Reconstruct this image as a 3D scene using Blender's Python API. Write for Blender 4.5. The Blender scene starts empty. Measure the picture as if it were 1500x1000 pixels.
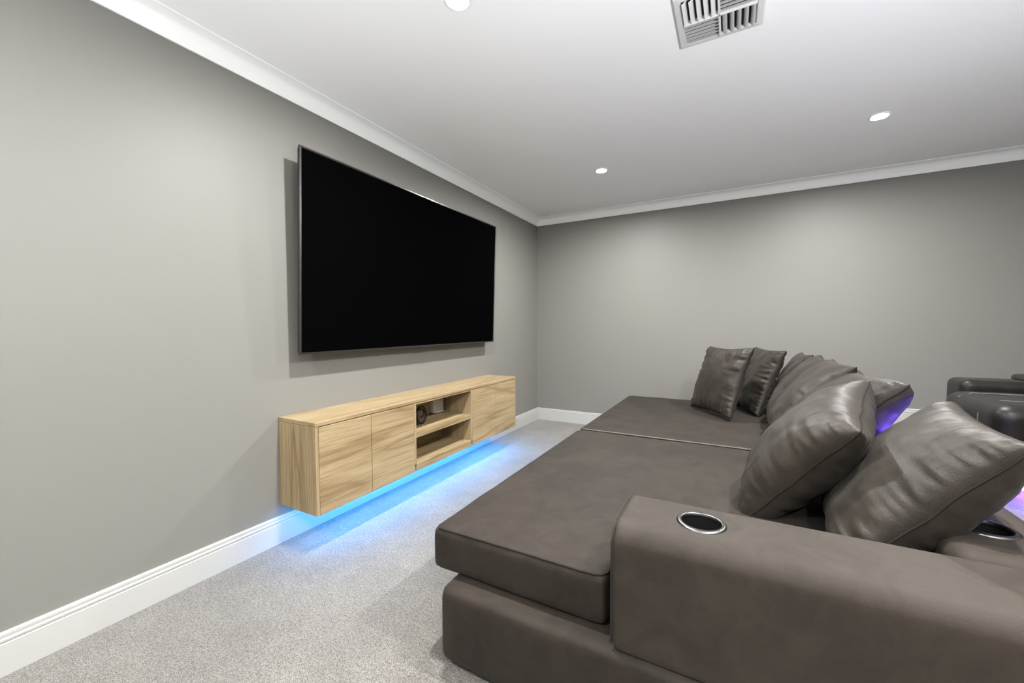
import bpy, bmesh, math, random
from mathutils import Vector, Matrix, noise
random.seed(7)
scene = bpy.context.scene
COL = scene.collection
PI = math.pi

# ------------------------------------------------------------------ camera
F_PX = 586.96
YAW, PITCH, ROLL = math.radians(28.805), math.radians(2.123), math.radians(-0.2875)
CAM = Vector((2.068, 0.0, 1.1235))
cam_data = bpy.data.cameras.new('camera')
cam_data.sensor_width = 36.0
cam_data.lens = F_PX / 1500 * 36.0
cam_data.clip_start = 0.02
cam = bpy.data.objects.new('camera', cam_data)
COL.objects.link(cam)
fw = Vector((-math.sin(YAW)*math.cos(PITCH), math.cos(YAW)*math.cos(PITCH), -math.sin(PITCH)))
rt0 = Vector((math.cos(YAW), math.sin(YAW), 0))
up0 = rt0.cross(fw)
rt = math.cos(ROLL)*rt0 + math.sin(ROLL)*up0
up = -math.sin(ROLL)*rt0 + math.cos(ROLL)*up0
M = Matrix((rt, up, -fw)).transposed().to_4x4()
M.translation = CAM
cam.matrix_world = M
scene.camera = cam

# ------------------------------------------------------------------ world, exposure
world = bpy.data.worlds.new('world')
scene.world = world
world.use_nodes = True
world.node_tree.nodes['Background'].inputs[0].default_value = (0.95, 0.98, 1.0, 1)
world.node_tree.nodes['Background'].inputs[1].default_value = 0.1
vs = scene.view_settings
vs.view_transform = 'Standard'
vs.look = 'None'
vs.gamma = 1.0
vs.use_curve_mapping = False
vs.exposure = 0.0

FILL_POWER = 135.0         # fill lamp added out of view on the platform, lifts the ceiling
FILL_LEFT = 42.0  # weaker added fill lamp, out of view on the television side
DOWNLIGHT_POWER = 54.0        # watts of each lamp inside a downlight
DOWNLIGHT_LENS = 55.0         # emission of the visible lens
BLUE_LED = 205.0               # strip under the wall cabinet
RAIL_LED = 60.0              # short violet strip on the rear edge of the sofa's back rail
VIOLET_LED = 120.0             # strip under the recliner

# room: left wall x=0, back wall y=BY, ceiling z=CH
RX, FY, BY, CH = 4.30, -1.80, 4.40, 2.40

# ------------------------------------------------------------------ materials
def srgb(r, g, b):
    f = lambda c: (c/255/12.92) if c/255 <= 0.04045 else ((c/255+0.055)/1.055)**2.4
    return (f(r), f(g), f(b), 1)

class NT:
    def __init__(self, name):
        self.m = bpy.data.materials.new(name)
        self.m.use_nodes = True
        self.t = self.m.node_tree
        self.b = self.t.nodes['Principled BSDF']
    def n(self, kind, **kw):
        nd = self.t.nodes.new(kind)
        for k, v in kw.items():
            if k in nd.inputs.keys() if isinstance(k, str) else False:
                nd.inputs[k].default_value = v
            else:
                setattr(nd, k, v)
        return nd
    def l(self, a, b): self.t.links.new(a, b)
    def set(self, **kw):
        for k, v in kw.items():
            self.b.inputs[k.replace('_', ' ')].default_value = v
    def coords(self, scale=(1, 1, 1), loc=(0, 0, 0), rot=(0, 0, 0)):
        tc = self.n('ShaderNodeTexCoord'); mp = self.n('ShaderNodeMapping')
        mp.inputs['Scale'].default_value = scale
        mp.inputs['Location'].default_value = loc
        mp.inputs['Rotation'].default_value = rot
        self.l(tc.outputs['Object'], mp.inputs['Vector'])
        return mp.outputs['Vector']
    def noise(self, vec, scale, detail=2, rough=0.5, dist=0.0):
        nd = self.n('ShaderNodeTexNoise')
        nd.inputs['Scale'].default_value = scale
        nd.inputs['Detail'].default_value = detail
        nd.inputs['Roughness'].default_value = rough
        nd.inputs['Distortion'].default_value = dist
        self.l(vec, nd.inputs['Vector'])
        return nd.outputs['Fac']
    def ramp(self, fac, stops):
        r = self.n('ShaderNodeValToRGB')
        e = r.color_ramp.elements
        while len(e) < len(stops): e.new(0.5)
        for i, (p, c) in enumerate(stops):
            e[i].position = p; e[i].color = c
        self.l(fac, r.inputs['Fac'])
        return r.outputs['Color']
    def bump(self, h, strength, dist, prev=None):
        b = self.n('ShaderNodeBump')
        b.inputs['Strength'].default_value = strength
        b.inputs['Distance'].default_value = dist
        self.l(h, b.inputs['Height'])
        if prev is not None: self.l(prev, b.inputs['Normal'])
        return b.outputs['Normal']
    def mix(self, fac, a, b, kind='MIX'):
        m = self.n('ShaderNodeMix'); m.data_type = 'RGBA'; m.blend_type = kind
        if isinstance(fac, float): m.inputs[0].default_value = fac
        else: self.l(fac, m.inputs[0])
        for i, c in ((6, a), (7, b)):
            if isinstance(c, tuple): m.inputs[i].default_value = c
            else: self.l(c, m.inputs[i])
        return m.outputs[2]

def plain(name, col, rough=0.5, metal=0.0, spec=0.5):
    k = NT(name); k.set(Base_Color=col, Roughness=rough, Metallic=metal, Specular_IOR_Level=spec)
    return k.m

def paint(name, col, rough=0.55, bump=0.06, spec=0.35):
    k = NT(name); v = k.coords()
    big = k.noise(v, 0.8, 2)
    c2 = tuple(c*0.96 for c in col[:3]) + (1,)
    k.l(k.ramp(big, [(0.3, c2), (0.7, col)]), k.b.inputs['Base Color'])
    fine = k.noise(v, 260, 3)
    k.l(k.bump(fine, bump, 0.002), k.b.inputs['Normal'])
    k.set(Roughness=rough, Specular_IOR_Level=spec)
    return k.m

def carpet_mat():
    k = NT('carpet'); v = k.coords()
    a = k.noise(v, 300, 3, 0.8)
    b = k.noise(v, 90, 3, 0.8)
    c = k.noise(v, 2.2, 4, 0.6)
    d = k.noise(v, 14, 3, 0.6)
    base = k.ramp(a, [(0.38, srgb(38, 36, 34)), (0.5, srgb(99, 95, 89)), (0.62, srgb(176, 172, 163))])
    sp = k.ramp(b, [(0.36, srgb(62, 59, 56)), (0.62, srgb(170, 166, 158))])
    col = k.mix(0.3, base, sp)
    wear = k.ramp(c, [(0.35, (0.80, 0.80, 0.80, 1)), (0.65, (1, 1, 1, 1))])
    col = k.mix(1.0, col, wear, 'MULTIPLY')
    wear2 = k.ramp(d, [(0.35, (0.88, 0.88, 0.88, 1)), (0.65, (1, 1, 1, 1))])
    col = k.mix(1.0, col, wear2, 'MULTIPLY')
    k.l(col, k.b.inputs['Base Color'])
    nrm = k.bump(a, 0.5, 0.004)
    nrm = k.bump(b, 0.3, 0.004, nrm)
    k.l(nrm, k.b.inputs['Normal'])
    k.set(Roughness=0.95, Specular_IOR_Level=0.1)
    k.b.inputs['Sheen Weight'].default_value = 0.25
    return k.m

def wood_mat(name, along):
    # grain runs along the given axis
    k = NT(name)
    s = {'y': (5.0, 0.42, 5.0), 'z': (5.0, 5.0, 0.42)}[along]
    v = k.coords(scale=s)
    w = k.noise(v, 1.3, 2, 0.5, 0.25)
    rings = k.n('ShaderNodeMath', operation='MULTIPLY'); rings.inputs[1].default_value = 5.0
    k.l(w, rings.inputs[0])
    fr = k.n('ShaderNodeMath', operation='PINGPONG'); fr.inputs[1].default_value = 0.5
    k.l(rings.outputs[0], fr.inputs[0])
    s2 = {'y': (110, 3.2, 110), 'z': (110, 110, 3.2)}[along]
    v2 = k.coords(scale=s2)
    fine = k.noise(v2, 1.0, 3, 0.65)
    s3 = {'y': (5, 0.35, 5), 'z': (5, 16, 0.2)}[along]
    tone = k.noise(k.coords(scale=s3, loc=(3, 1, 2)), 1.2, 2)
    colr = k.ramp(fr.outputs[0], [(0.02, srgb(146, 126, 94)), (0.12, srgb(162, 143, 110)), (0.5, srgb(172, 154, 122))])
    finec = k.ramp(fine, [(0.36, (0.68, 0.62, 0.54, 1)), (0.58, (1, 1, 1, 1))])
    col = k.mix(0.8, colr, finec, 'MULTIPLY')
    tonec = k.ramp(tone, [(0.3, (0.84, 0.81, 0.77, 1)), (0.7, (1.0, 1.0, 1.0, 1))])
    col = k.mix(0.8, col, tonec, 'MULTIPLY')
    k.l(col, k.b.inputs['Base Color'])
    k.l(k.bump(fine, 0.25, 0.001), k.b.inputs['Normal'])
    k.set(Roughness=0.5, Specular_IOR_Level=0.35)
    return k.m

def suede_mat(name, c0, c1, rough=0.62, spec=0.3, grain=320, gb=0.25):
    k = NT(name); v = k.coords()
    nap = k.noise(v, 3.2, 5, 0.6, 0.8)
    fine = k.noise(v, grain, 3, 0.6)
    mid = k.noise(v, 24, 4, 0.6)
    nap2 = k.noise(v, 7.5, 4, 0.65, 1.5)
    avg = k.n('ShaderNodeMath', operation='ADD'); k.l(nap, avg.inputs[0]); k.l(nap2, avg.inputs[1])
    half = k.n('ShaderNodeMath', operation='MULTIPLY'); half.inputs[1].default_value = 0.5; k.l(avg.outputs[0], half.inputs[0])
    col = k.ramp(half.outputs[0], [(0.40, c0), (0.58, c1)])
    sp = k.ramp(fine, [(0.3, (0.84, 0.84, 0.84, 1)), (0.7, (1, 1, 1, 1))])
    col = k.mix(0.7, col, sp, 'MULTIPLY')
    k.l(col, k.b.inputs['Base Color'])
    nrm = k.bump(fine, gb, 0.002)
    nrm = k.bump(mid, 0.12, 0.006, nrm)
    k.l(nrm, k.b.inputs['Normal'])
    k.set(Roughness=rough, Specular_IOR_Level=spec)
    k.b.inputs['Sheen Weight'].default_value = 0.03
    k.b.inputs['Sheen Roughness'].default_value = 0.5
    return k.m

def emit(name, col, strength):
    k = NT(name)
    k.set(Base_Color=(0.8, 0.8, 0.8, 1))
    k.b.inputs['Emission Color'].default_value = col
    k.b.inputs['Emission Strength'].default_value = strength
    return k.m

WALL = paint('taupe_wall_paint', (0.205, 0.200, 0.182, 1), 0.5)
CEIL = paint('white_ceiling_paint', (0.90, 0.90, 0.90, 1), 0.7, 0.03, 0.2)
TRIM = plain('white_gloss_trim', (0.46, 0.455, 0.435, 1), 0.35)
CORN = plain('white_cornice_plaster', (0.88, 0.88, 0.87, 1), 0.6, 0, 0.25)
CARPET = carpet_mat()
WOODY = wood_mat('oak_grain_lengthwise', 'y')
WOODZ = wood_mat('oak_grain_upright', 'z')
SUEDE = suede_mat('brown_suede', (0.0185, 0.0141, 0.0106, 1), (0.0285, 0.0219, 0.0164, 1), 0.68, 0.2)
ARMSUEDE = suede_mat('brown_arm_suede', (0.027, 0.0209, 0.0160, 1), (0.039, 0.0305, 0.0236, 1), 0.66, 0.22)
LEATHER = suede_mat('brown_pillow_leather', (0.0190, 0.0148, 0.0110, 1), (0.032, 0.0258, 0.0192, 1), 0.48, 0.32, 260, 0.42)
THREAD = plain('brown_seam', (0.018, 0.015, 0.013, 1), 0.8, 0, 0.1)
PALETHREAD = plain('pale_seam_thread', (0.10, 0.086, 0.07, 1), 0.7)
BLACKLEATHER = suede_mat('black_brown_leather', (0.008, 0.0065, 0.006, 1), (0.013, 0.0108, 0.0098, 1), 0.42, 0.24, 300, 0.12)
CHROME = plain('brushed_steel', (0.14, 0.137, 0.135, 1), 0.32, 1.0)
BLACK = plain('black_plastic', (0.008, 0.008, 0.008, 1), 0.45, 0, 0.3)
DARKMETAL = plain('dark_bezel_metal', (0.10, 0.095, 0.095, 1), 0.3, 0.9)
SCREEN = plain('screen_glass', (0.0012, 0.0012, 0.0013, 1), 0.4, 0, 0.0)
VENT = plain('white_vent_plastic', (0.62, 0.62, 0.61, 1), 0.5)
DUCT = plain('dark_duct', (0.02, 0.02, 0.025, 1), 0.8)
SILVER = plain('silver_box', (0.70, 0.69, 0.67, 1), 0.4, 0.1)

# ------------------------------------------------------------------ helpers
ORG = {}
def origin_of(o): return ORG.get(o.name, Vector((0, 0, 0)))

def finish(name, me, mat, parent=None, smooth=True, origin=None, angle=35):
    """link world-space mesh data as one object; its origin sits at its thing's base"""
    org = origin_of(parent) if parent is not None else (Vector(origin) if origin is not None else Vector((0, 0, 0)))
    me.transform(Matrix.Translation(-org))
    if mat is not None and not me.materials: me.materials.append(mat)
    for p in me.polygons: p.use_smooth = smooth
    if smooth and angle < 180:
        try: me.set_sharp_from_angle(angle=math.radians(angle))
        except Exception: pass
    o = bpy.data.objects.new(name, me)
    COL.objects.link(o)
    if parent is not None: o.parent = parent
    else: o.location = org
    ORG[o.name] = org
    return o

def obj(name, bm, mat, parent=None, smooth=True, origin=None, angle=35):
    bmesh.ops.recalc_face_normals(bm, faces=bm.faces)
    me = bpy.data.meshes.new(name)
    bm.to_mesh(me); bm.free()
    return finish(name, me, mat, parent, smooth, origin, angle)

def tag(o, label=None, cat=None, group=None, kind=None):
    if label: o['label'] = label
    if cat: o['category'] = cat
    if group: o['group'] = group
    if kind: o['kind'] = kind
    return o

def thing(name, label, cat, loc, group=None):
    o = bpy.data.objects.new(name, None)
    o.empty_display_size = 0.05
    COL.objects.link(o)
    o.location = loc
    ORG[o.name] = Vector(loc)
    return tag(o, label, cat, group)

def box_bm(a, b, bevel=0.0, seg=2, bm=None):
    own = bm is None
    if own: bm = bmesh.new()
    r = bmesh.ops.create_cube(bm, size=1)
    vs_ = r['verts']
    for v in vs_:
        v.co = Vector([(a[i]+b[i])/2 + v.co[i]*(b[i]-a[i]) for i in range(3)])
    if bevel > 0:
        es = list({e for v in vs_ for e in v.link_edges})
        bmesh.ops.bevel(bm, geom=es, offset=bevel, segments=seg, profile=0.5, affect='EDGES', clamp_overlap=True)
    return bm

def poly_bm(pts, z0, z1):
    bm = bmesh.new()
    lo = [bm.verts.new((x, y, z0)) for x, y in pts]
    hi = [bm.verts.new((x, y, z1)) for x, y in pts]
    bm.faces.new(lo[::-1]); bm.faces.new(hi)
    n = len(pts)
    for i in range(n):
        bm.faces.new((lo[i], lo[(i+1) % n], hi[(i+1) % n], hi[i]))
    bmesh.ops.recalc_face_normals(bm, faces=bm.faces)
    return bm

def tube_bm(pts, r, n=6, closed=False, bm=None):
    if bm is None: bm = bmesh.new()
    P = [Vector(p) for p in pts]; N = len(P)
    rings = []; prev = None
    for i, p in enumerate(P):
        if closed: t = P[(i+1) % N] - P[i-1]
        else: t = P[min(i+1, N-1)] - P[max(i-1, 0)]
        t.normalize()
        if prev is None:
            a = Vector((0, 0, 1)) if abs(t.z) < 0.9 else Vector((1, 0, 0))
            u = t.cross(a).normalized()
        else:
            u = (prev - t*prev.dot(t)).normalized()
        prev = u; w = t.cross(u)
        rings.append([bm.verts.new(p + r*(math.cos(2*PI*k/n)*u + math.sin(2*PI*k/n)*w)) for k in range(n)])
    for i in range(N if closed else N-1):
        A, B = rings[i], rings[(i+1) % N]
        for k in range(n):
            bm.faces.new((A[k], A[(k+1) % n], B[(k+1) % n], B[k]))
    if not closed:
        bm.faces.new(rings[0][::-1]); bm.faces.new(rings[-1])
    return bm

def lathe_bm(prof, c, n=40):
    """prof: list of (radius, z); closed loop profile about vertical axis at c"""
    bm = bmesh.new(); rings = []
    for r, z in prof:
        if r < 1e-6: rings.append([bm.verts.new((c[0], c[1], c[2]+z))])
        else: rings.append([bm.verts.new((c[0]+r*math.cos(2*PI*k/n), c[1]+r*math.sin(2*PI*k/n), c[2]+z)) for k in range(n)])
    for A, B in zip(rings, rings[1:]):
        for k in range(n):
            k2 = (k+1) % n
            if len(A) == 1 and len(B) == 1: continue
            if len(A) == 1: bm.faces.new((A[0], B[k], B[k2]))
            elif len(B) == 1: bm.faces.new((A[k], A[k2], B[0]))
            else: bm.faces.new((A[k], A[k2], B[k2], B[k]))
    return bm

def soft_mesh(name, bm, voxel=0.012, smooth_it=6, cut=None, disp=None):
    """turn a blocky solid into an upholstered one: voxel remesh, relax, then push the vertices about"""
    me = bpy.data.meshes.new(name + '_block')
    bmesh.ops.recalc_face_normals(bm, faces=bm.faces)
    bm.to_mesh(me); bm.free()
    o = bpy.data.objects.new(name + '_block', me); COL.objects.link(o)
    helpers = []
    m = o.modifiers.new('r', 'REMESH'); m.mode = 'VOXEL'; m.voxel_size = voxel; m.use_smooth_shade = True
    s = o.modifiers.new('s', 'SMOOTH'); s.factor = 0.5; s.iterations = smooth_it
    if cut:
        for c in cut:
            cme = bpy.data.meshes.new('cutter'); bmesh.ops.recalc_face_normals(c, faces=c.faces); c.to_mesh(cme); c.free()
            co = bpy.data.objects.new('cutter', cme); COL.objects.link(co); helpers.append(co)
            b = o.modifiers.new('b', 'BOOLEAN'); b.operation = 'DIFFERENCE'; b.object = co; b.solver = 'EXACT'
    dg = bpy.context.evaluated_depsgraph_get()
    res = bpy.data.meshes.new_from_object(o.evaluated_get(dg), depsgraph=dg)
    for h in [o] + helpers:
        d = h.data; bpy.data.objects.remove(h); bpy.data.meshes.remove(d)
    if disp:
        ps = [(v.co.copy(), v.normal.copy()) for v in res.vertices]
        flat = []
        for co, nn in ps: flat.extend(disp(co, nn))
        res.vertices.foreach_set('co', flat)
        res.update()
    res.name = name
    return res

def tri3(p, f):     # smooth noise
    return noise.noise(Vector(p)*f)

# ------------------------------------------------------------------ room shell
T = 0.12
def struct(name, bm, mat, smooth=False):
    return tag(obj(name, bm, mat, None, smooth), kind='structure')
struct('floor', box_bm((-T, FY-T, -T), (RX+T, BY+T, 0)), CARPET)
struct('ceiling', box_bm((-T, FY-T, CH), (RX+T, BY+T, CH+T)), CEIL)
struct('wall_left', box_bm((-T, FY-T, 0), (0, BY+T, CH)), WALL)
struct('wall_back', box_bm((0, BY, 0), (RX, BY+T, CH)), WALL)
struct('wall_right', box_bm((RX, FY-T, 0), (RX+T, BY+T, CH)), WALL)
struct('wall_front', box_bm((0, FY-T, 0), (RX, FY, CH)), WALL)

PLX, PLZ = 2.98, 0.30      # carpeted platform for the second row
struct('floor_platform', box_bm((PLX, FY, 0), (RX, BY, PLZ), 0.008, 2), CARPET, True)

def ring_profile(prof):
    """sweep a (distance from wall, z) profile round the four walls with mitred corners"""
    bm = bmesh.new(); loops = []
    for d, z in prof:
        loops.append([bm.verts.new(p) for p in ((d, FY+d, z), (RX-d, FY+d, z), (RX-d, BY-d, z), (d, BY-d, z))])
    for A, B in zip(loops, loops[1:]):
        for k in range(4):
            bm.faces.new((A[k], A[(k+1) % 4], B[(k+1) % 4], B[k]))
    return bm
cz = 2.32
prof = [(0, cz-0.001), (0.0, cz), (0.009, cz), (0.009, cz+0.008)]
R0 = 0.064
for i in range(0, 11):
    a = i/10*PI/2
    prof.append((0.010 + R0*(1-math.cos(a)), cz+0.010 + R0*math.sin(a)))
prof += [(0.078, CH-0.004), (0.084, CH-0.004), (0.084, CH), (0.0, CH)]
o = struct('trim_1', ring_profile(prof), CORN, True)

def baseboard(name, p0, p1, nrm, z0=0.0, m0=1, m1=1):
    """skirting board between two wall points, mitred where m is 1, with two small grooves near its top"""
    h = 0.140
    pr = [(0, 0), (0.016, 0), (0.016, 0.104), (0.0125, 0.1065), (0.0125, 0.110), (0.016, 0.1125), (0.016, 0.119),
          (0.0115, 0.1215), (0.0115, 0.125), (0.0125, 0.128), (0.0125, 0.136), (0.010, 0.140), (0, h)]
    a, b, n = Vector(p0), Vector(p1), Vector(nrm)
    t = (b-a).normalized(); bm = bmesh.new()
    A = [bm.verts.new(a + n*d + t*d*m0 + Vector((0, 0, z0+z))) for d, z in pr]
    B = [bm.verts.new(b + n*d - t*d*m1 + Vector((0, 0, z0+z))) for d, z in pr]
    for i in range(len(pr)-1):
        bm.faces.new((A[i], A[i+1], B[i+1], B[i]))
    bm.faces.new(A); bm.faces.new(B[::-1])
    return tag(obj(name, bm, TRIM, None, False), kind='structure')
baseboard('baseboard_left', (0, FY, 0), (0, BY, 0), (1, 0, 0))
baseboard('baseboard_back', (0, BY, 0), (PLX, BY, 0), (0, -1, 0), 0, 1, 0)
baseboard('baseboard_front', (0, FY, 0), (PLX, FY, 0), (0, 1, 0), 0, 1, 0)
baseboard('baseboard_right', (RX, FY, 0), (RX, BY, 0), (-1, 0, 0), PLZ)
baseboard('baseboard_platform', (PLX, BY, 0), (RX, BY, 0), (0, -1, 0), PLZ, 0, 1)

# ------------------------------------------------------------------ downlights
LENS = emit('downlight_lens', (1.0, 0.965, 0.90, 1), DOWNLIGHT_LENS)
RINGM = plain('white_downlight_ring', (0.85, 0.85, 0.85, 1), 0.4)
def downlight(x, y, label, power=DOWNLIGHT_POWER):
    t = thing('downlight', label, 'ceiling light', (x, y, CH), 'ceiling downlights')
    obj('trim_ring', lathe_bm([(0.040, 0.0), (0.052, 0.0), (0.052, -0.003), (0.047, -0.007), (0.041, -0.006), (0.040, 0.0)], (x, y, CH), 32), RINGM, t)
    obj('lens', lathe_bm([(0, -0.010), (0.02, -0.009), (0.034, -0.006), (0.040, -0.002), (0.040, 0.0)], (x, y, CH), 32), LENS, t)
    ld = bpy.data.lights.new('downlight_lamp', 'AREA')
    ld.energy = power; ld.color = (1.0, 0.99, 0.975)
    ld.shape = 'DISK'; ld.size = 0.07; ld.spread = math.radians(172)
    lo = bpy.data.objects.new('downlight_lamp', ld); COL.objects.link(lo)
    lo.parent = t; lo.location = (0, 0, -0.012)
DX, DY = (1.11, 2.84), (-0.65, 1.314, 3.278)
LBL = {(1.11, 3.278): 'lit white downlight between the television and the back wall corner',
       (2.84, 3.278): 'lit white downlight above the leaning pillows near the back wall',
       (2.84, 1.314): 'lit white downlight above the armrest end of the sofa',
       (1.11, -0.65): 'lit white downlight near the front wall and the television wall',
       (2.84, -0.65): 'lit white downlight beside the right wall away from the sofa',
       (1.11, 1.314): 'lit white downlight left of the air vent by the television wall'}
for x in DX:
    for y in DY:
        downlight(x, y, LBL.get((x, y), 'lit white round downlight set in the plain white ceiling'))

# ------------------------------------------------------------------ ceiling vent
vx0, vx1, vy0, vy1 = 1.842, 2.167, 1.710, 2.035
vt = thing('air_vent', 'square white air vent with louvres in four directions on ceiling', 'vent', ((vx0+vx1)/2, (vy0+vy1)/2, CH))
bm = bmesh.new()
prof = [(0.0, 0.0), (0.0, -0.004), (0.006, -0.012), (0.026, -0.014), (0.030, -0.012), (0.030, 0.0)]
loops = [[bm.verts.new(p) for p in ((vx0+d, vy0+d, CH+z), (vx1-d, vy0+d, CH+z), (vx1-d, vy1-d, CH+z), (vx0+d, vy1-d, CH+z))] for d, z in prof]
for A, B in zip(loops, loops[1:]):
    for k in range(4): bm.faces.new((A[k], A[(k+1) % 4], B[(k+1) % 4], B[k]))
obj('frame', bm, VENT, vt, False)
obj('duct_opening', box_bm((vx0+0.03, vy0+0.03, CH-0.002), (vx1-0.03, vy1-0.03, CH-0.0005)), DUCT, vt, False)
xm, ym = (vx0+vx1)/2, (vy0+vy1)/2
obj('divider', box_bm((xm-0.004, vy0+0.03, CH-0.022), (xm+0.004, vy1-0.03, CH-0.001), 0.001, 1), VENT, vt, False)
obj('divider', box_bm((vx0+0.03, ym-0.004, CH-0.022), (vx1-0.03, ym+0.004, CH-0.001), 0.001, 1), VENT, vt, False)
def slat(p0, p1, tilt, k=1.0):
    """curved blade from p0 to p1, blown to the side given by tilt"""
    a, b, s = Vector(p0), Vector(p1), Vector(tilt)
    bm = bmesh.new()
    sec = [(0.0, -0.003), (0.003, -0.012), (0.010, -0.0185), (0.0155, -0.0205), (0.0155, -0.022), (0.009, -0.0202), (0.0015, -0.013), (-0.0015, -0.003)]
    A = [bm.verts.new(a + s*d*k + Vector((0, 0, z))) for d, z in sec]
    B = [bm.verts.new(b + s*d*k + Vector((0, 0, z))) for d, z in sec]
    n = len(sec)
    for i in range(n): bm.faces.new((A[i], A[(i+1) % n], B[(i+1) % n], B[i]))
    bm.faces.new(A[::-1]); bm.faces.new(B)
    return bm
ix0, ix1, iy0, iy1 = vx0+0.031, xm-0.004, ym+0.004, vy1-0.031
q = ix1-ix0
for i in range(6):     # far quadrant beside the television side: blades across
    y = iy1 - 0.002 - i*q/6
    obj('slat', slat((ix0, y, CH), (ix1, y, CH), (0, -1, 0), 0.9), VENT, vt, True)
    y = vy0 + 0.031 + q - 0.002 - i*q/6
    obj('slat', slat((xm+0.004, y, CH), (vx1-0.031, y, CH), (0, -1, 0)), VENT, vt, True)
for i in range(5):
    x = xm + 0.012 + i*q/5
    obj('slat', slat((x, iy0, CH), (x, iy1, CH), (1, 0, 0)), VENT, vt, True)
    x = ix1 - 0.008 - i*q/5
    obj('slat', slat((x, vy0+0.031, CH), (x, ym-0.004, CH), (-1, 0, 0)), VENT, vt, True)

# ------------------------------------------------------------------ television
TYA, TYB, TZA, TZB = 1.295, 3.228, 0.981, 2.052
TH = 0.034
tilt = math.atan2(0.040, TZB-TZA)
tv = thing('television', 'huge black flat television mounted on wall above oak cabinet', 'television', (0.0, (TYA+TYB)/2, TZA))
def tvp(bm):
    # x measured back from the screen plane (0 = front), z from the lower edge; tilt the top forward
    for v in bm.verts:
        x, z = v.co.x, v.co.z
        v.co.x = 0.095 + x*math.cos(tilt) + z*math.sin(tilt)
        v.co.z = TZA + z*math.cos(tilt) - x*math.sin(tilt)
    return bm
H = (TZB-TZA)/math.cos(tilt)
obj('back_shell', tvp(box_bm((-TH, TYA+0.006, 0.006), (-0.012, TYB-0.006, H-0.006), 0.006, 2)), BLACK, tv)
bm = bmesh.new()     # bezel frame
w = 0.0105
prof = [(0.0, -0.014), (0.0, -0.002), (0.0025, 0.0005), (w-0.003, 0.0005), (w, -0.003), (w, -0.006)]
loops = [[bm.verts.new(p) for p in ((x, TYA+d, d), (x, TYB-d, d), (x, TYB-d, H-d), (x, TYA+d, H-d))] for d, x in prof]
for A, B in zip(loops, loops[1:]):
    for k in range(4): bm.faces.new((A[k], A[(k+1) % 4], B[(k+1) % 4], B[k]))
obj('bezel', tvp(bm), DARKMETAL, tv, True, None, 25)
obj('screen', tvp(box_bm((-0.012, TYA+w-0.002, w-0.002), (-0.0035, TYB-w+0.002, H-w+0.002))), SCREEN, tv, False)
ymid = (TYA+TYB)/2
lg = obj('logo_tab', tvp(box_bm((-0.010, ymid-0.060, -0.006), (0.001, ymid+0.060, 0.003), 0.002, 2)), DARKMETAL, tv)
obj('logo_mark', tvp(box_bm((0.0006, ymid-0.022, 0.0035), (0.0018, ymid+0.022, 0.0075))), CHROME, lg, False)
obj('wall_bracket', box_bm((0.002, ymid-0.30, 1.30), (0.066, ymid+0.30, 1.72), 0.004, 1), BLACK, tv)

# ------------------------------------------------------------------ floating cabinet
CX, CY0, CY1, CZ0, CZ1 = 0.302, 1.227, 3.277, 0.197, 0.660
cb = thing('floating_cabinet', 'long oak wall-hung media cabinet lit blue from below', 'cabinet', (0.0, (CY0+CY1)/2, CZ0))
TT = 0.020
tn = 0.017
ZT = CZ1-TT
obj('top_board', box_bm((0.0, CY0-0.001, ZT), (CX+0.001, CY1+0.001, CZ1), 0.0012, 1), WOODY, cb, False)
for a, b in ((CY0, CY0+tn), (CY1-tn, CY1)):
    obj('end_panel', box_bm((0.0, a, CZ0), (CX-0.001, b, ZT-0.001), 0.0008, 1), WOODZ, cb, False)
ND0, ND1 = 1.926, 2.560       # open niche between these
DIV = [1.572, 2.917]
BOT = CZ0 + 0.028
obj('bottom_board', box_bm((0.005, CY0+tn, BOT), (CX-0.020, CY1-tn, BOT+0.018)), WOODY, cb, False)
obj('back_board', box_bm((0.002, CY0+tn, BOT+0.018), (0.010, CY1-tn, ZT-0.001)), WOODY, cb, False)
for y in (ND0, ND1):
    obj('niche_panel', box_bm((0.010, y-0.008 if y == ND0 else y-0.009, BOT+0.018), (CX-0.001, y+0.009 if y == ND0 else y+0.008, ZT-0.002), 0.0006, 1), WOODZ, cb, False)
obj('niche_top_rail', box_bm((CX-0.020, ND0+0.009, ZT-0.012), (CX-0.002, ND1-0.009, ZT-0.002)), WOODY, cb, False)
obj('shelf', box_bm((0.010, ND0+0.009, 0.412), (CX-0.004, ND1-0.009, 0.436+0.010), 0.0008, 1), WOODY, cb, False)
obj('niche_floor_rail', box_bm((CX-0.030, ND0+0.009, CZ0), (CX-0.002, ND1-0.009, BOT+0.020), 0.0008, 1), WOODY, cb, False)
g = 0.0016
for a, b in ((CY0+tn, DIV[0]), (DIV[0], ND0-0.008), (ND1+0.008, DIV[1]), (DIV[1], CY1-tn)):
    obj('door', box_bm((CX-0.019, a+g, CZ0), (CX, b-g, ZT-0.005), 0.0012, 1), WOODY, cb, False)
# LED strip tucked under the cabinet beside the wall
BLED = emit('blue_led', (0.05, 0.34, 1.0, 1), BLUE_LED)
st = obj('led_strip', box_bm((0.188, CY0+tn+0.01, BOT-0.005), (0.212, CY1-tn-0.01, BOT)), SILVER, cb, False)
obj('glowing_tape', box_bm((0.192, CY0+tn+0.015, BOT-0.008), (0.208, CY1-tn-0.015, BOT-0.005)), BLED, st, False)

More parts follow.
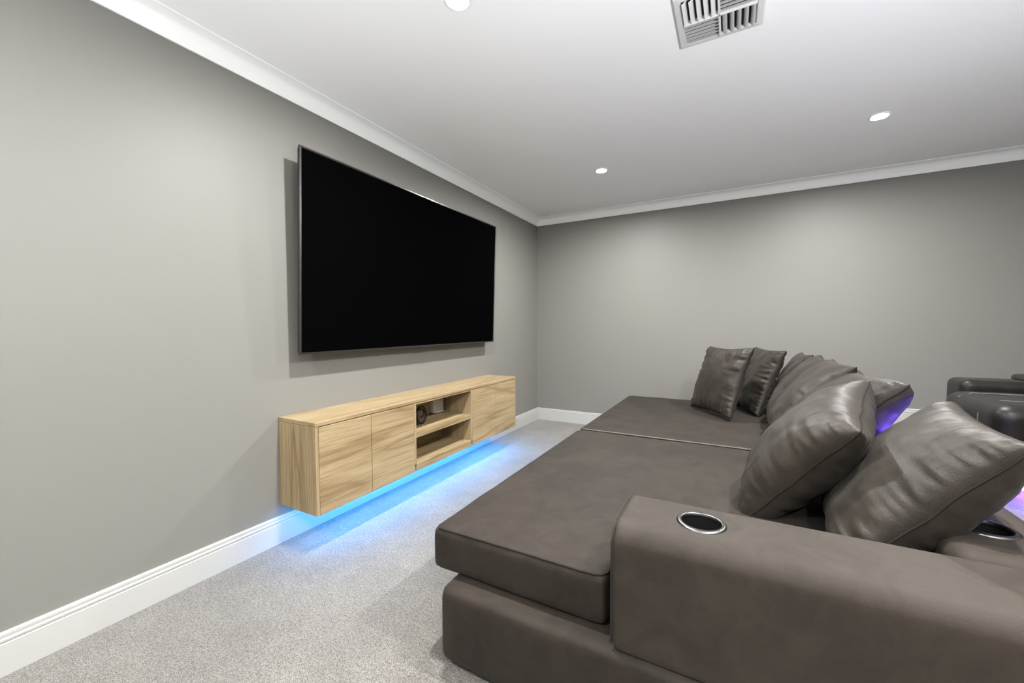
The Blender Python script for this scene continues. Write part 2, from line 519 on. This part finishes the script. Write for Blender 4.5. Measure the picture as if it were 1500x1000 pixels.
# things in the niche
bx = thing('junction_box', 'small silver box with white lower lip on back of niche', 'box', (0.03, 2.46, 0.50))
obj('body', box_bm((0.0102, 2.400, 0.462), (0.055, 2.520, 0.560), 0.004, 2), SILVER, bx)
obj('lower_lip', box_bm((0.012, 2.402, 0.456), (0.064, 2.518, 0.464), 0.002, 1), TRIM, bx)
obj('cover_plate', box_bm((0.055, 2.408, 0.470), (0.0575, 2.512, 0.553), 0.001, 1), SILVER, bx)
pts = []
for i in range(140):
    a = i/140*2*PI*3.6
    rr = 0.048 + 0.012*math.sin(a*0.37+1)
    pts.append((0.165 + 0.012*math.sin(a*0.5) + 0.008*i/140, 2.125 + rr*math.cos(a)*0.9, 0.5115 + rr*math.sin(a) + 0.003*math.sin(a*1.7)))
pts = [(p[0], p[1], max(p[2], 0.4505)) for p in pts]
pts += [(0.17, 2.07, 0.4505), (0.18, 2.02, 0.4505), (0.14, 1.975, 0.4505), (0.08, 1.955, 0.458), (0.012, 1.955, 0.50)]
bm = tube_bm(pts, 0.0042, 7)
cab = tag(obj('cable', bm, BLACK, None, True, (0.13, 2.05, 0.446)), 'black coiled cable standing on the cabinet shelf', 'cable')
obj('plug', box_bm((0.150, 2.062, 0.4465), (0.180, 2.088, 0.540), 0.005, 2), BLACK, cab)

# ------------------------------------------------------------------ sofa
SBX0, SBX1, SBY0, SBY1 = 1.236, 2.78, 1.002, 4.13
sofa = thing('sofa', 'deep brown suede lounge sofa facing the wall television', 'sofa', (2.0, 2.6, 0.0))
def wob(amp, f, zlim=None):
    def d(co, n):
        k = amp*(noise.noise(co*f) + 0.5*noise.noise(co*f*2.3 + Vector((7, 3, 1))))
        return co + n*k
    return d
YS = 2.604        # joint between the two halves
for k, (a, b) in enumerate(((SBY0, YS-0.004), (YS+0.004, SBY1))):
    me = soft_mesh('base', box_bm((SBX0, a, 0.028), (SBX1, b, 0.276), 0.026, 4), 0.014, 4, None, wob(0.0035, 3.5))
    finish('base', me, SUEDE, sofa, True, None, 180)
for (x, y) in ((SBX0+0.08, SBY0+0.08), (SBX1-0.08, SBY0+0.08), (SBX0+0.08, SBY1-0.08), (SBX1-0.08, SBY1-0.08), (SBX0+0.08, YS), (SBX1-0.08, YS)):
    obj('foot', lathe_bm([(0, 0), (0.022, 0), (0.026, 0.04), (0, 0.04)], (x, y, 0), 16), BLACK, sofa)
SEAT = 0.422
SX0, BKX = 1.150, 2.52
def crease(co, n):
    k = 0.004*noise.noise(co*2.2) + 0.0022*noise.noise(Vector((co.x*5, co.y*9, co.z)) + Vector((2, 5, 1)))
    if n.z > 0.5:
        q = noise.noise(Vector((co.x*7, co.y*7, 3.0)))
        k -= 0.0035*max(0, 0.16-abs(q))/0.16 * max(0, noise.noise(Vector((co.x*1.7, co.y*1.7, 9.0)))+0.1)
    return co + n*k
c1 = [(SX0, 1.072), (1.772, 1.072), (1.772, 1.262), (BKX, 1.262), (BKX, YS-0.002), (SX0, YS-0.002)]
bm = poly_bm(c1, 0.274, SEAT+0.004)
bmesh.ops.bevel(bm, geom=list(bm.edges), offset=0.024, segments=4, profile=0.5, affect='EDGES', clamp_overlap=True)
sc1 = finish('seat_cushion', soft_mesh('seat_cushion', bm, 0.012, 4, None, crease), SUEDE, sofa, True, None, 180)
bm = box_bm((SX0+0.002, YS+0.002, 0.274), (BKX, SBY1-0.005, SEAT+0.004), 0.026, 4)
sc2 = finish('seat_cushion', soft_mesh('seat_cushion', bm, 0.012, 4, None, crease), SUEDE, sofa, True, None, 180)
# welts along the cushion edges
def welt(pts, r, parent, mat=THREAD, jitter=0.0012, step=0.02, name='seam'):
    P = [Vector(p) for p in pts]; out = []
    for a, b in zip(P, P[1:]):
        n = max(1, int((b-a).length/step))
        for i in range(n):
            p = a.lerp(b, i/n)
            out.append(p + Vector((noise.noise(p*31), noise.noise(p*31+Vector((4, 0, 0))), noise.noise(p*31+Vector((0, 4, 0)))))*jitter)
    out.append(P[-1])
    return obj(name, tube_bm(out, r, 6), mat, parent, True, None, 180)
zt = SEAT+0.0005
welt([(SX0+0.03, 1.082, zt-0.002), (1.735, 1.082, zt-0.002), (1.752, 1.090, zt-0.004), (1.764, 1.11, zt-0.004), (1.768, 1.25, zt-0.004)], 0.0032, sc1)
welt([(SX0+0.006, 1.11, zt-0.010), (SX0+0.006, YS-0.03, zt-0.010)], 0.0030, sc1)
welt([(SX0+0.03, YS+0.010, zt-0.001), (BKX-0.1, YS+0.010, zt-0.001)], 0.0048, sc2, PALETHREAD)
welt([(SX0+0.008, YS+0.03, zt-0.010), (SX0+0.008, SBY1-0.03, zt-0.010)], 0.0030, sc2)

# near arm with a cup holder
AX0, AX1, AY0, AY1, AZ = 1.800, 2.78, 1.018, 1.262, 0.606
def cupcut(x, y, ztop):
    bm = bmesh.new()
    bmesh.ops.create_cone(bm, cap_ends=True, segments=48, radius1=0.055, radius2=0.055, depth=0.16)
    bmesh.ops.translate(bm, verts=bm.verts, vec=(x, y, ztop-0.03))
    return bm
def arm_block():
    # rounded rectangle section swept along x, softer on the near upper edge
    bm = bmesh.new(); sec = []
    def arc(cy, cz_, r, a0, a1, n):
        for i in range(n+1):
            a = math.radians(a0 + (a1-a0)*i/n)
            sec.append((cy + r*math.cos(a), cz_ + r*math.sin(a)))
    arc(AY1-0.022, AZ-0.022, 0.022, 0, 90, 5)
    arc(AY0+0.052, AZ-0.052, 0.052, 90, 180, 8)
    arc(AY0+0.008, 0.276+0.008, 0.008, 180, 270, 3)
    arc(AY1-0.010, 0.276+0.010, 0.010, 270, 360, 3)
    rows = []
    for x, ins in ((AX0, 0.010), (AX0+0.004, 0.004), (AX0+0.012, 0.0), (AX1-0.02, 0.0), (AX1, 0.014)):
        cy, cz_ = (AY0+AY1)/2, (AZ+0.276)/2
        row = []
        for y, z in sec:
            dy, dz = y-cy, z-cz_
            row.append(bm.verts.new((x, cy + dy*(1-ins/0.122), cz_ + dz*(1-ins/0.165))))
        rows.append(row)
    n = len(sec)
    for A, B in zip(rows, rows[1:]):
        for i in range(n): bm.faces.new((A[i], A[(i+1) % n], B[(i+1) % n], B[i]))
    bm.faces.new(rows[0]); bm.faces.new(rows[-1][::-1])
    return bm
CUP1 = (2.003, 1.146)
arm = finish('armrest', soft_mesh('armrest', arm_block(), 0.010, 2, [cupcut(CUP1[0], CUP1[1], AZ)], None), ARMSUEDE, sofa, True, None, 50)
def cup(parent, x, y, z):
    obj('cup_holder_rim', lathe_bm([(0.0475, -0.006), (0.0475, 0.002), (0.050, 0.0045), (0.056, 0.0035), (0.0605, 0.0005), (0.0605, -0.004), (0.0475, -0.006)], (x, y, z), 56), CHROME, parent, True, None, 60)
    obj('cup_holder_well', lathe_bm([(0.0490, -0.001), (0.0470, -0.085), (0, -0.087), (0, -0.090), (0.0500, -0.090), (0.0520, -0.001), (0.0490, -0.001)], (x, y, z), 48), BLACK, parent, True, None, 50)
cup(arm, CUP1[0], CUP1[1], AZ+0.0005)
welt([(AX0-0.001, AY0+0.006, 0.29), (AX0-0.001, AY0+0.006, AZ-0.05), (AX0-0.001, AY0+0.020, AZ-0.016), (AX0, AY0+0.05, AZ-0.004), (AX0, AY1-0.025, AZ-0.003)], 0.0028, arm, SUEDE, 0.0008)
# low back rail running along the row of pillows, with a second cup holder in its near end
KX0, KX1, KY0, KY1, KZ = BKX+0.012, 2.782, 1.292, 4.125, 0.598
CUP2 = (2.648, 1.478)
bm = box_bm((KX0, KY0, 0.276), (KX1, KY1, KZ), 0.034, 5)
back = finish('back_rail', soft_mesh('back_rail', bm, 0.012, 3, [cupcut(CUP2[0], CUP2[1], KZ)], None), ARMSUEDE, sofa, True, None, 50)
cup(back, CUP2[0], CUP2[1], KZ+0.0005)

# ------------------------------------------------------------------ pillows
def pillow(c, u, v, size, thick, seed, label, folds=1.0, flat_back=0.85, N=84):
    c, u = Vector(c), Vector(u).normalized()
    v = Vector(v); v = (v - u*v.dot(u)).normalized()
    n = u.cross(v)            # front normal must look towards the television side
    if n.x > 0: n = -n
    rnd = random.Random(seed); off = Vector((rnd.uniform(0, 50), rnd.uniform(0, 50), rnd.uniform(0, 50)))
    h = size/2
    pinch = 0.065
    def outline(a, b):
        # sides pulled in between the corners, corners rounded a little
        x = a*(1 - pinch*(1-b*b)**1.0)
        y = b*(1 - pinch*(1-a*a)**1.0)
        k = max(0, abs(a)+abs(b)-1.86)/0.14
        return x*(1-0.008*k), y*(1-0.008*k)
    def thickness(a, b):
        p = max(0.0, 1-abs(a)**2.3); q = max(0.0, 1-abs(b)**2.3)
        return thick*(p*q)**0.42
    def wrinkle(a, b, side):
        # folds running away from the seams
        w = 0
        for (d, s, k) in ((1-abs(a), b, 11.0 if a > 0 else 23.0), (1-abs(b), a, 37.0 if b > 0 else 51.0)):
            env = min(1, d/0.05) * math.exp(-d/0.26)
            f = noise.noise(Vector((s*6.5 + k, d*1.3, side*9)) + off)
            f2 = noise.noise(Vector((s*10 + k, d*1.8, side*5)) + off)
            f3 = noise.noise(Vector((s*19 + k, d*3.0, side*7)) + off)
            w += folds*env*(0.0030*f3 + 0.0075*(1-3.0*abs(f)) + 0.0050*f2)
        w += 0.012*noise.noise(Vector((a*1.6, b*1.6, side*3)) + off)*(1-a*a)*(1-b*b)
        w += 0.003*noise.noise(Vector((a*5, b*5, side*3)) + off)*(1-a*a)*(1-b*b)
        return w
    bm = bmesh.new(); grids = []
    ts = [math.sin((i/N-0.5)*PI) for i in range(N+1)]
    ts = [0.65*t + 0.35*(2*i/N-1) for i, t in enumerate(ts)]
    edge_pt = {}
    for side in (1, -1):
        G = []
        for i, a in enumerate(ts):
            row = []
            for j, b in enumerate(ts):
                edge = i in (0, N) or j in (0, N)
                if edge and side == -1:
                    row.append(grids[0][i][j]); continue
                x, y = outline(a, b)
                z = 0 if edge else side*(thickness(a, b)*(1.0 if side > 0 else flat_back) + wrinkle(a, b, side))
                ez = 0.007*noise.noise(Vector((x*3, y*3, 1)) + off)
                y2 = y*h
                p = c + u*(x*h) + v*y2 + n*(z+ez)
                row.append(bm.verts.new(p))
                if edge: edge_pt[(i, j)] = p
            G.append(row)
        grids.append(G)
        for i in range(N):
            for j in range(N):
                q = (G[i][j], G[i+1][j], G[i+1][j+1], G[i][j+1])
                bm.faces.new(q if side == 1 else q[::-1])
    o = obj('throw_pillow', bm, LEATHER, None, True, c - v*h, 180)
    tag(o, label, 'pillow', 'pillows on the sofa')
    loop = [edge_pt[(i, 0)] for i in range(N)] + [edge_pt[(N, j)] for j in range(N)] + [edge_pt[(i, N)] for i in range(N, 0, -1)] + [edge_pt[(0, j)] for j in range(N, 0, -1)]
    obj('seam', tube_bm(loop, 0.0027, 6, True), THREAD, o, True, None, 180)
    return o
PILLOWS = [
    ([2.529, 1.620, 0.645], [0.094, 0.995, 0.029], [0.614, -0.081, 0.785], 0.54, 0.105, 1, 'large brown leather pillow leaning above the cup holder in the back rail'),
    ([2.325, 1.869, 0.645], [0.246, 0.952, 0.18], [0.56, -0.292, 0.776], 0.54, 0.135, 2, 'brown leather pillow tipped forward over the end of the armrest'),
    ([2.530, 2.325, 0.672], [0.182, 0.98, -0.083], [0.656, -0.058, 0.752], 0.54, 0.125, 3, 'brown pillow showing its dark back behind the tipped pillow'),
    ([2.475, 2.530, 0.685], [0.027, 1.0, -0.001], [0.70, -0.018, 0.714], 0.54, 0.090, 4, 'brown leather pillow with one pointed corner in middle of leaning row'),
    ([2.450, 2.850, 0.700], [-0.002, 1.0, -0.005], [0.615, 0.006, 0.789], 0.54, 0.095, 5, 'brown pillow mid row with a dark crumpled corner tip'),
    ([2.460, 3.324, 0.685], [0.062, 0.998, 0.003], [0.565, -0.038, 0.824], 0.54, 0.095, 6, 'brown pillow leaning in the row second from the upright pair'),
    ([2.450, 3.700, 0.665], [-0.001, 1.0, -0.023], [0.415, 0.022, 0.91], 0.54, 0.075, 7, 'brown pillow leaning in the row next to the upright pair'),
    ([1.987, 3.547, 0.697], [-0.556, 0.831, -0.028], [0.256, 0.203, 0.945], 0.54, 0.085, 8, 'upright brown leather pillow in front of its upright twin'),
    ([2.249, 3.834, 0.680], [-0.323, 0.946, 0.001], [0.33, 0.112, 0.937], 0.54, 0.080, 9, 'upright brown leather pillow half hidden behind another upright pillow'),
]
for c, u, v, s, th, sd, lb in PILLOWS:
    pillow(c, u, v, s, th, sd, lb, 0.45 if sd in (4, 5, 6, 7) else 1.0, 1.1 if sd == 1 else 0.85)

# ------------------------------------------------------------------ recliner on the platform
rc = thing('recliner', 'black brown leather recliner chair on the raised platform', 'recliner', (3.7, 3.0, PLZ))
def soft(name, a, b, bev, parent, amp=0.006, f=5, vox=0.014, it=6):
    return finish(name, soft_mesh(name, box_bm(a, b, bev, 5), vox, it, None, wob(amp, f)), BLACKLEATHER, parent, True, None, 180)
fa = soft('armrest', (3.232, 3.260, PLZ+0.07), (4.05, 3.480, 0.804), 0.040, rc, 0.003, 5, 0.012, 3)
soft('arm_pad', (3.50, 3.250, 0.790), (4.02, 3.490, 0.836), 0.022, fa, 0.002)
na = soft('armrest', (3.255, 2.440, PLZ+0.07), (4.05, 2.660, 0.800), 0.055, rc, 0.003)
soft('arm_pad', (3.55, 2.430, 0.790), (4.02, 2.670, 0.836), 0.022, na, 0.002)
seat = soft('seat_cushion', (3.140, 2.672, 0.49), (3.92, 3.250, 0.750), 0.070, rc, 0.006, 4, 0.012, 4)
welt([(3.165, 3.10, 0.51), (3.141, 3.10, 0.56), (3.141, 3.10, 0.68), (3.166, 3.10, 0.73), (3.215, 3.10, 0.751), (3.5, 3.10, 0.752)], 0.0035, seat, PALETHREAD, 0.001)
welt([(3.165, 2.84, 0.51), (3.141, 2.84, 0.56), (3.141, 2.84, 0.68), (3.166, 2.84, 0.73), (3.215, 2.84, 0.751), (3.5, 2.84, 0.752)], 0.0035, seat, PALETHREAD, 0.001)
soft('footrest', (3.150, 2.672, PLZ+0.075), (3.26, 3.250, 0.505), 0.03, rc, 0.006, 4)
soft('backrest', (3.86, 2.672, 0.55), (4.10, 3.250, 1.30), 0.07, rc, 0.006)
obj('base', box_bm((3.36, 2.46, PLZ), (4.02, 3.46, PLZ+0.08), 0.005, 1), BLACK, rc)
VLED = emit('violet_led', (0.20, 0.10, 1.0, 1), VIOLET_LED)
obj('led_strip', box_bm((3.298, 2.46, PLZ+0.028), (3.310, 3.44, PLZ+0.042)), VLED, rc, False)

# ------------------------------------------------------------------ bowl-shaped fill lamps, added out of view to brighten the ceiling
FLM = plain('fill_lamp_metal', (0.75, 0.75, 0.74, 1), 0.4)
def add_fill_lamp(p, power, label):
    fl = thing('fill_lamp', label, 'lamp', p, 'added fill lamps')
    obj('base', lathe_bm([(0, 0), (0.13, 0), (0.13, 0.012), (0.02, 0.022), (0, 0.022)], p, 36), FLM, fl)
    obj('pole', lathe_bm([(0.010, 0.02), (0.010, 0.66)], p, 16), FLM, fl)
    obj('shade', lathe_bm([(0, 0.655), (0.07, 0.67), (0.14, 0.715), (0.17, 0.77), (0.166, 0.77), (0.137, 0.72), (0.068, 0.676), (0, 0.662)], p, 36), FLM, fl)
    ld = bpy.data.lights.new('fill_light', 'AREA'); ld.shape = 'DISK'; ld.size = 0.22
    ld.energy = power; ld.color = (0.94, 0.97, 1.0)
    lo = bpy.data.objects.new('fill_light', ld); COL.objects.link(lo)
    lo.parent = fl; lo.location = (0, 0, 0.74); lo.rotation_euler = (PI, 0, 0)
add_fill_lamp((3.20, 0.10, PLZ), FILL_POWER, 'slim white fill lamp added out of view on the platform')
add_fill_lamp((0.95, -1.10, 0.0), FILL_LEFT, 'slim white fill lamp added out of view on the carpet beside the television wall')

# violet strip stuck along the rear edge of the back rail
RLED = emit('violet_rail_led', (0.16, 0.07, 1.0, 1), RAIL_LED)
obj('led_strip', box_bm((2.760, 1.72, KZ-0.004), (2.771, 2.35, KZ+0.006)), RLED, back, False)
